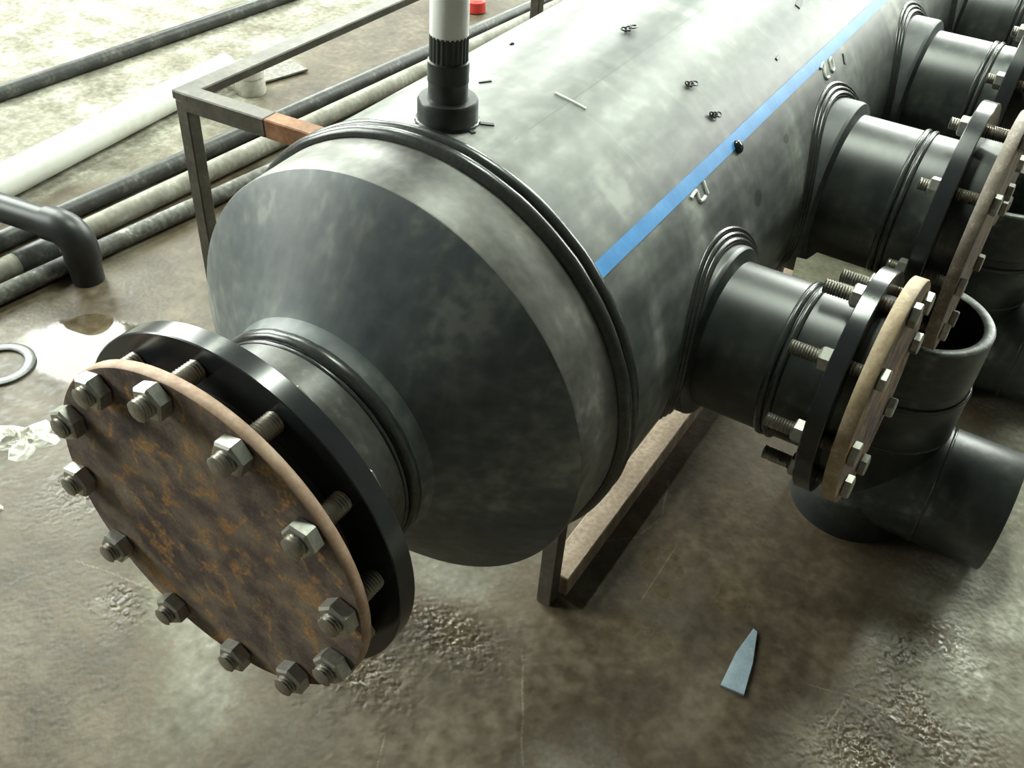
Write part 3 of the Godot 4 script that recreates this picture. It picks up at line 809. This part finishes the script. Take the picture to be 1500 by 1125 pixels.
func build_tee(label: String, x: float, z: float, r: float, top: float, yaw: float, x_end: float) -> void:
	var o := thing("pipe_tee", label, "pipe tee", Transform3D(Basis.IDENTITY, Vector3(x, 0, z)), "black tees standing on the floor")
	var wall := 0.02
	var b := MB.new()
	b.lathe([Vector2(0.0, r - wall), Vector2(0, r), Vector2(top - 0.23, r), Vector2(top - 0.225, r + 0.0035), Vector2(top - 0.132, r + 0.0035), Vector2(top - 0.127, r)], 72, 50)
	part("body", b.mesh(), M.hdpe, o)
	b = MB.new()
	b.lathe([Vector2(top - 0.127, r), Vector2(top - 0.11, r - 0.005), Vector2(top - 0.105, r), Vector2(top - 0.003, r)], 72, 25)
	b.lathe([Vector2(top - 0.003, r - wall), Vector2(0.05, r - wall)], 72, 50)
	var ri := part("riser", b.mesh(), M.hdpe, o)
	b = MB.new()
	b.lathe([Vector2(top - 0.003, r), Vector2(top, r - 0.003), Vector2(top, r - wall + 0.003), Vector2(top - 0.003, r - wall)], 72, 50)
	part("cut_rim", b.mesh(), M.cut, ri, "pale scraped cut rim")
	b = MB.new()
	b.lathe(bead_prof(top - 0.129, r + 0.001, 0.005, 0.004), 72, 60, 0, 0.0005)
	part("weld_bead", b.mesh(), M.weld, o)
	b = MB.new()
	b.lathe(bead_prof(top - 0.228, r + 0.001, 0.0035, 0.0035), 72, 60, 0, 0.0004)
	part("weld_bead", b.mesh(), M.weld, o)
	var yc := r + 0.003
	var L := x_end - x
	var bx := axis_xf(Vector3(0, yc, 0), Vector3(cos(yaw), 0, sin(yaw)))
	b = MB.new()
	b.lathe([Vector2(0, r), Vector2(L - 0.002, r), Vector2(L, r - 0.002), Vector2(L, r - wall), Vector2(0.02, r - wall)], 72, 50)
	var ou := part("outlet", b.mesh(), M.hdpe, o, "sideways outlet pipe", bx)
	b = MB.new()
	b.lathe(bead_prof(L * 0.5, r, 0.003, 0.0016), 72, 60, 0, 0.0003)
	part("weld_bead", b.mesh(), M.weld, ou)

func build_small_things() -> void:
	build_tee("nearest black plastic tee with open cut top, behind the tan blind plate", 0.505, -1.189, 0.12, 0.483, -0.02, 0.77)
	build_tee("farther black plastic tee standing at the right edge, behind the brown blind plate", 0.540, -1.766, 0.124, 0.483, -0.02, 0.85)
	# notched board wedged between the first two branches
	var b := MB.new()
	var out := [Vector2(0.305, -0.955), Vector2(0.320, -0.958), Vector2(0.3235, -0.972), Vector2(0.327, -0.989), Vector2(0.389, -0.991), Vector2(0.452, -0.992), Vector2(0.452, -0.749), Vector2(0.345, -0.749), Vector2(0.317, -0.900)]
	var c := Vector3(0.385, H - 0.045, -0.87)
	var dn := Vector3(0, -0.008, 0)
	for k in out.size():
		var k2 := (k + 1) % out.size()
		var p := Vector3(out[k].x, c.y, out[k].y)
		var p2 := Vector3(out[k2].x, c.y, out[k2].y)
		b.face([c, p2, p]); b.face([c + dn, p + dn, p2 + dn]); b.face([p, p2, p2 + dn, p + dn])
	single("notched_board", b.mesh(), M.board, "beige notched board wedged between the first two branches", "board")
	# thin blue offcut on the floor
	b = MB.new()
	var tri := [Vector3(0.4587, 0, -0.7628), Vector3(0.4515, 0, -0.6971), Vector3(0.4539, 0, -0.6207), Vector3(0.4951, 0, -0.6255), Vector3(0.4844, 0, -0.6947), Vector3(0.4671, 0, -0.7604)]
	var up := []
	for p in tri: up.append(p + Vector3(0, 0.0045, 0))
	b.face(up)
	for k in tri.size():
		var k2 := (k + 1) % tri.size()
		b.face([tri[k], tri[k2], up[k2], up[k]])
	single("plastic_offcut", b.mesh(), M.scrap_blue, "pale blue pointed plastic offcut on the dark floor", "scrap")
	# gasket ring at the left edge
	b = MB.new()
	b.lathe([Vector2(0, 0.05), Vector2(0, 0.074), Vector2(0.005, 0.074), Vector2(0.006, 0.072), Vector2(0.006, 0.052), Vector2(0.005, 0.05), Vector2(0, 0.05)], 48, 40)
	single("flat_ring", b.mesh(), M.ring_dark, "flat dark grey ring lying on the wet floor at the left edge", "ring", Transform3D(Basis.IDENTITY, Vector3(-1.2272, 0, -0.4594)))
	# crumpled white lumps at the left edge
	for q in [[-0.9928, -0.3342, 0.052, 1], [-0.8903, -0.1705, 0.026, 2]]:
		b = MB.new()
		var nz := noise(300 + q[3], 14.0, 3)
		var seg := 26
		var rings := 9
		var pts := []
		for j in rings + 1:
			var row := []
			for k in seg:
				var a := TAU * k / seg
				var rr: float = q[2] * float(j) / rings * (1.0 + 0.42 * nz.get_noise_2d(cos(a) * 0.12, sin(a) * 0.12) + 0.16 * sin(a * 5.0 + q[3]))
				var hh: float = 0.012 * (1.0 - pow(float(j) / rings, 1.6)) * (1.0 + 1.5 * nz.get_noise_2d(rr * cos(a) * 6.0, rr * sin(a) * 6.0)) + (0.001 if j < rings else -0.001)
				row.append(Vector3(rr * cos(a) * 1.25, maxf(hh, 0.0008 if j < rings else -0.001), rr * sin(a)))
			pts.append(row)
		for j in rings:
			for k in seg:
				var k2 := (k + 1) % seg
				b.face([pts[j][k], pts[j][k2], pts[j + 1][k2]])
				b.face([pts[j][k], pts[j + 1][k2], pts[j + 1][k]])
		single("plaster_lump", b.mesh(), M.plaster, ["larger crumpled white lump on the floor at the left edge", "smaller crumpled white lump on the floor at the left edge"][q[3] - 1], "debris", Transform3D(Basis(Vector3.UP, 0.6), Vector3(q[0], 0, q[1])), "white lumps by the left edge")
	# small steel cover plate and the white stub beyond the rack
	b = MB.new()
	b.box(Vector3(0, 0.006, 0), Vector3(0.10, 0.007, 0.18), 0.001)
	single("steel_plate", b.mesh(), M.plate_grey, "small flat steel plate on the concrete seen inside the rack", "plate", Transform3D(Basis(Vector3.UP, deg_to_rad(-14)) * Basis(Vector3(0, 0, 1), 0.03), Vector3(-1.8125, 0.001, -2.0146)))
	b = MB.new()
	b.lathe([Vector2(0, 0.049), Vector2(0.005, 0.051), Vector2(0.06, 0.05), Vector2(0.063, 0.053), Vector2(0.09, 0.053), Vector2(0.093, 0.05), Vector2(0.093, 0.043), Vector2(0.036, 0.042), Vector2(0.036, 0.0)], 40, 35)
	single("white_stub", b.mesh(), M.plaster, "short dirty white pipe stub beneath the rack rail", "pipe stub", Transform3D(Basis.IDENTITY, Vector3(-1.7826, 0, -1.845)))
	# red cap on the far pipes
	b = MB.new()
	b.lathe([Vector2(0, 0.036), Vector2(0.006, 0.043), Vector2(0.045, 0.041), Vector2(0.055, 0.03), Vector2(0.055, 0.0)], 24, 30)
	single("red_cap", b.mesh(), M.red, "small red plastic cap behind the white vent pipe", "cap", Transform3D(Basis(Vector3(1, 0, 0), 0.0), Vector3(-1.6178, 0.0, -2.9701)))
	# swarf and specks lying on the barrel: [degrees, distance, size, kind]
	var bits := [[84.6, 0.812, 0.011, 0], [60.9, 0.78, 0.009, 0], [50.8, 0.775, 0.009, 0], [40.2, 0.787, 0.010, 1], [106.9, 0.691, 0.004, 1], [96.8, 0.549, 0.008, 2], [59.5, 1.196, 0.014, 2], [85.5, 0.43, 0.009, 2], [84.0, 0.455, 0.008, 2], [51.0, 1.02, 0.007, 2], [35.9, 1.23, 0.009, 2]]
	var lab := ["black curl of swarf on top of the header beside the white dash's far side", "black swarf curl above the blue stripe, upper of two", "black swarf curl just above the blue stripe", "round black bump just under the blue stripe", "tiny dark speck near the far edge of the header top", "dark flake beside the vent coupling", "dark flake high on the header at the picture's top edge", "dark flake right of the vent socket", "second dark flake right of the vent socket", "small dark flake above the blue stripe near the middle", "dark flake beside the far handwritten 20"]
	for k in bits.size():
		var q: Array = bits[k]
		var a := deg_to_rad(q[0])
		var pos := Vector3(cos(a) * RH, H + sin(a) * RH, -q[1])
		var up2 := Vector3(cos(a), sin(a), 0)
		var xf := Transform3D(Basis(Vector3(0, 0, -1), up2, Vector3(0, 0, -1).cross(up2)), pos)
		b = MB.new()
		if q[3] == 0:
			for cc in 3:
				var path := []
				for e in 12:
					var an := e * 0.62 + cc * 2.0
					path.append(Vector3(cos(an) * q[2] * (0.35 + 0.2 * cc) + (cc - 1) * q[2] * 0.7, 0.0012 + 0.0003 * e + 0.0007 * cc, sin(an) * q[2] * 0.4 + (cc - 1) * 0.003))
				b.tube(path, 0.0011, 6)
			single("plastic_swarf", b.mesh(), M.pipe_black, lab[k], "swarf", xf, "plastic swarf on the header")
		elif q[3] == 1:
			b.lathe([Vector2(-0.001, q[2]), Vector2(q[2] * 0.35, q[2] * 0.9), Vector2(q[2] * 0.6, q[2] * 0.6), Vector2(q[2] * 0.7, 0.0)], 18, 60)
			single("plastic_plug", b.mesh(), M.hdpe_shiny, lab[k], "plug", xf)
		else:
			b.box(Vector3(0, 0.0006, 0), Vector3(q[2] * 2.0, 0.0016, q[2] * 0.7), 0.0005, Basis(Vector3.UP, 0.5 + k))
			single("dark_flake", b.mesh(), M.pipe_black, lab[k], "flake", xf, "dark flakes on the header")

# ------------------------------------------------------------------ the hall
func slab(called: String, lo: Vector3, hi: Vector3, m: Material, label: String) -> void:
	var b := MB.new()
	b.box((lo + hi) * 0.5, hi - lo)
	structure(called, b.mesh(), m, label)

# a wall with one long band of openings, as boxes joined into one mesh, plus mullions
func window_wall(called: String, along_x: bool, at: float, a0: float, a1: float, height: float, sill: float, head: float, bays: int, pier: float, label: String) -> void:
	var b := MB.new()
	var th := 0.25
	var put := func(p0: float, p1: float, y0: float, y1: float, t2: float):
		var c := Vector3((p0 + p1) * 0.5, (y0 + y1) * 0.5, at) if along_x else Vector3(at, (y0 + y1) * 0.5, (p0 + p1) * 0.5)
		var s := Vector3(p1 - p0, y1 - y0, t2) if along_x else Vector3(t2, y1 - y0, p1 - p0)
		b.box(c, s)
	put.call(a0, a1, 0.0, sill, th)
	put.call(a0, a1, head, height, th)
	var w := (a1 - a0) / bays
	for k in bays + 1:
		var p := a0 + w * k
		put.call(maxf(a0, p - pier), minf(a1, p + pier), sill, head, th)
	structure(called, b.mesh(), M.wall, label)

func _ready() -> void:
	rng.seed = 20
	# camera
	var cam := Camera3D.new()
	cam.name = "camera"
	cam.fov = rad_to_deg(2.0 * atan(562.5 / 1431.73))
	cam.near = 0.02
	cam.transform = Transform3D(Basis(Vector3(0.8463, 0.0606, -0.5292), Vector3(-0.3860, 0.7544, -0.5309), Vector3(0.3671, 0.6536, 0.6619)).orthonormalized(), Vector3(0.568, H + 0.7844, 0.4094))
	add_child(cam)
	cam.current = true
	# overcast sky outside the hall's windows
	var env := Environment.new()
	var sky := Sky.new()
	var sm := ProceduralSkyMaterial.new()
	sm.sky_top_color = Color(0.86, 0.89, 0.86); sm.sky_horizon_color = Color(0.92, 0.93, 0.88)
	sm.ground_bottom_color = Color(0.35, 0.35, 0.32); sm.ground_horizon_color = Color(0.55, 0.56, 0.52)
	sm.sun_angle_max = 0.0
	sm.energy_multiplier = 1.0
	sky.sky_material = sm
	env.background_mode = Environment.BG_SKY
	env.sky = sky
	env.background_energy_multiplier = 22.0
	env.tonemap_mode = Environment.TONE_MAPPER_LINEAR
	env.tonemap_exposure = 1.24
	env.sdfgi_enabled = true; env.ssao_enabled = true; env.ssil_enabled = true
	var we := WorldEnvironment.new()
	we.name = "world_environment"
	we.environment = env
	add_child(we)
	make_materials()
	# ceiling lamps: long fluorescent trays
	var tube_m := StandardMaterial3D.new()
	tube_m.albedo_color = Color(0.9, 0.9, 0.88)
	tube_m.emission_enabled = true
	tube_m.emission = Color(0.95, 1.0, 0.93)
	tube_m.emission_energy_multiplier = 3.0
	var lamps := [[Vector3(-0.3, 4.1, -1.9), "fluorescent ceiling lamp over the manifold"], [Vector3(-3.2, 4.1, -1.9), "fluorescent ceiling lamp over the left aisle"], [Vector3(0.6, 4.1, -5.0), "fluorescent ceiling lamp farther down the hall"]]
	for q in lamps:
		var o := thing("ceiling_lamp", q[1], "lamp", Transform3D(Basis.IDENTITY, q[0]), "ceiling lamps")
		var b := MB.new()
		b.box(Vector3(0, 0.05, 0), Vector3(0.36, 0.06, 1.6), 0.005)
		part("tray", b.mesh(), M.ceiling, o)
		b = MB.new()
		b.box(Vector3(0, 0.012, 0), Vector3(0.32, 0.016, 1.5), 0.003)
		part("diffuser", b.mesh(), tube_m, o)
		for sx in [-0.5, 0.5]:
			b = MB.new()
			b.box(Vector3(0, 0.49, sx), Vector3(0.01, 0.83, 0.01))
			part("hanger", b.mesh(), M.ceiling, o)
		var li := AreaLight3D.new()
		li.name = "lamp_light"
		li.area_size = Vector2(0.32, 1.5)
		li.light_color = Color(0.95, 1.0, 0.93)
		li.light_energy = 10.0
		li.area_range = 20.0
		li.shadow_enabled = true
		o.add_child(li)
		li.rotation_degrees = Vector3(-90, 0, 0)
		li.position = Vector3(0, -0.004, 0)
	# the hall
	var fb := MB.new()
	var f0 := Vector3(-5.0, 0, -8.0)
	var f1 := Vector3(4.0, 0, 3.5)
	var fp := [Vector3(f0.x, 0, f1.z), Vector3(f1.x, 0, f1.z), Vector3(f1.x, 0, f0.z), Vector3(f0.x, 0, f0.z)]
	var fu := []
	for p in fp: fu.append(Vector2((p.x - FX0) / FL, (p.z - FZ0) / FL))
	fb.face(fp, fu)
	fb.box(Vector3(-0.5, -0.101, -2.25), Vector3(9.0, 0.2, 11.5))
	structure("floor", fb.mesh(true), floor_material(), "wet stained concrete floor")
	slab("ceiling", Vector3(-5.2, 5.0, -8.2), Vector3(4.2, 5.2, 3.7), M.ceiling, "workshop ceiling")
	window_wall("wall_left", false, -5.12, -8.0, 3.5, 5.0, 1.5, 4.7, 3, 0.75, "left workshop wall with tall window bays")
	window_wall("wall_back", true, -8.12, -5.0, 4.0, 5.0, 1.5, 4.7, 3, 0.6, "far workshop wall with tall window bays")
	slab("wall_right", Vector3(4.0, 0, -8.2), Vector3(4.25, 5.0, 3.7), M.wall_dark, "right workshop wall")
	slab("wall_front", Vector3(-5.2, 0, 3.5), Vector3(4.2, 5.0, 3.75), M.wall_dark, "workshop wall behind the camera")
	# the things
	build_manifold()
	build_vent()
	build_frame()
	build_floor_pipes()
	build_small_things()
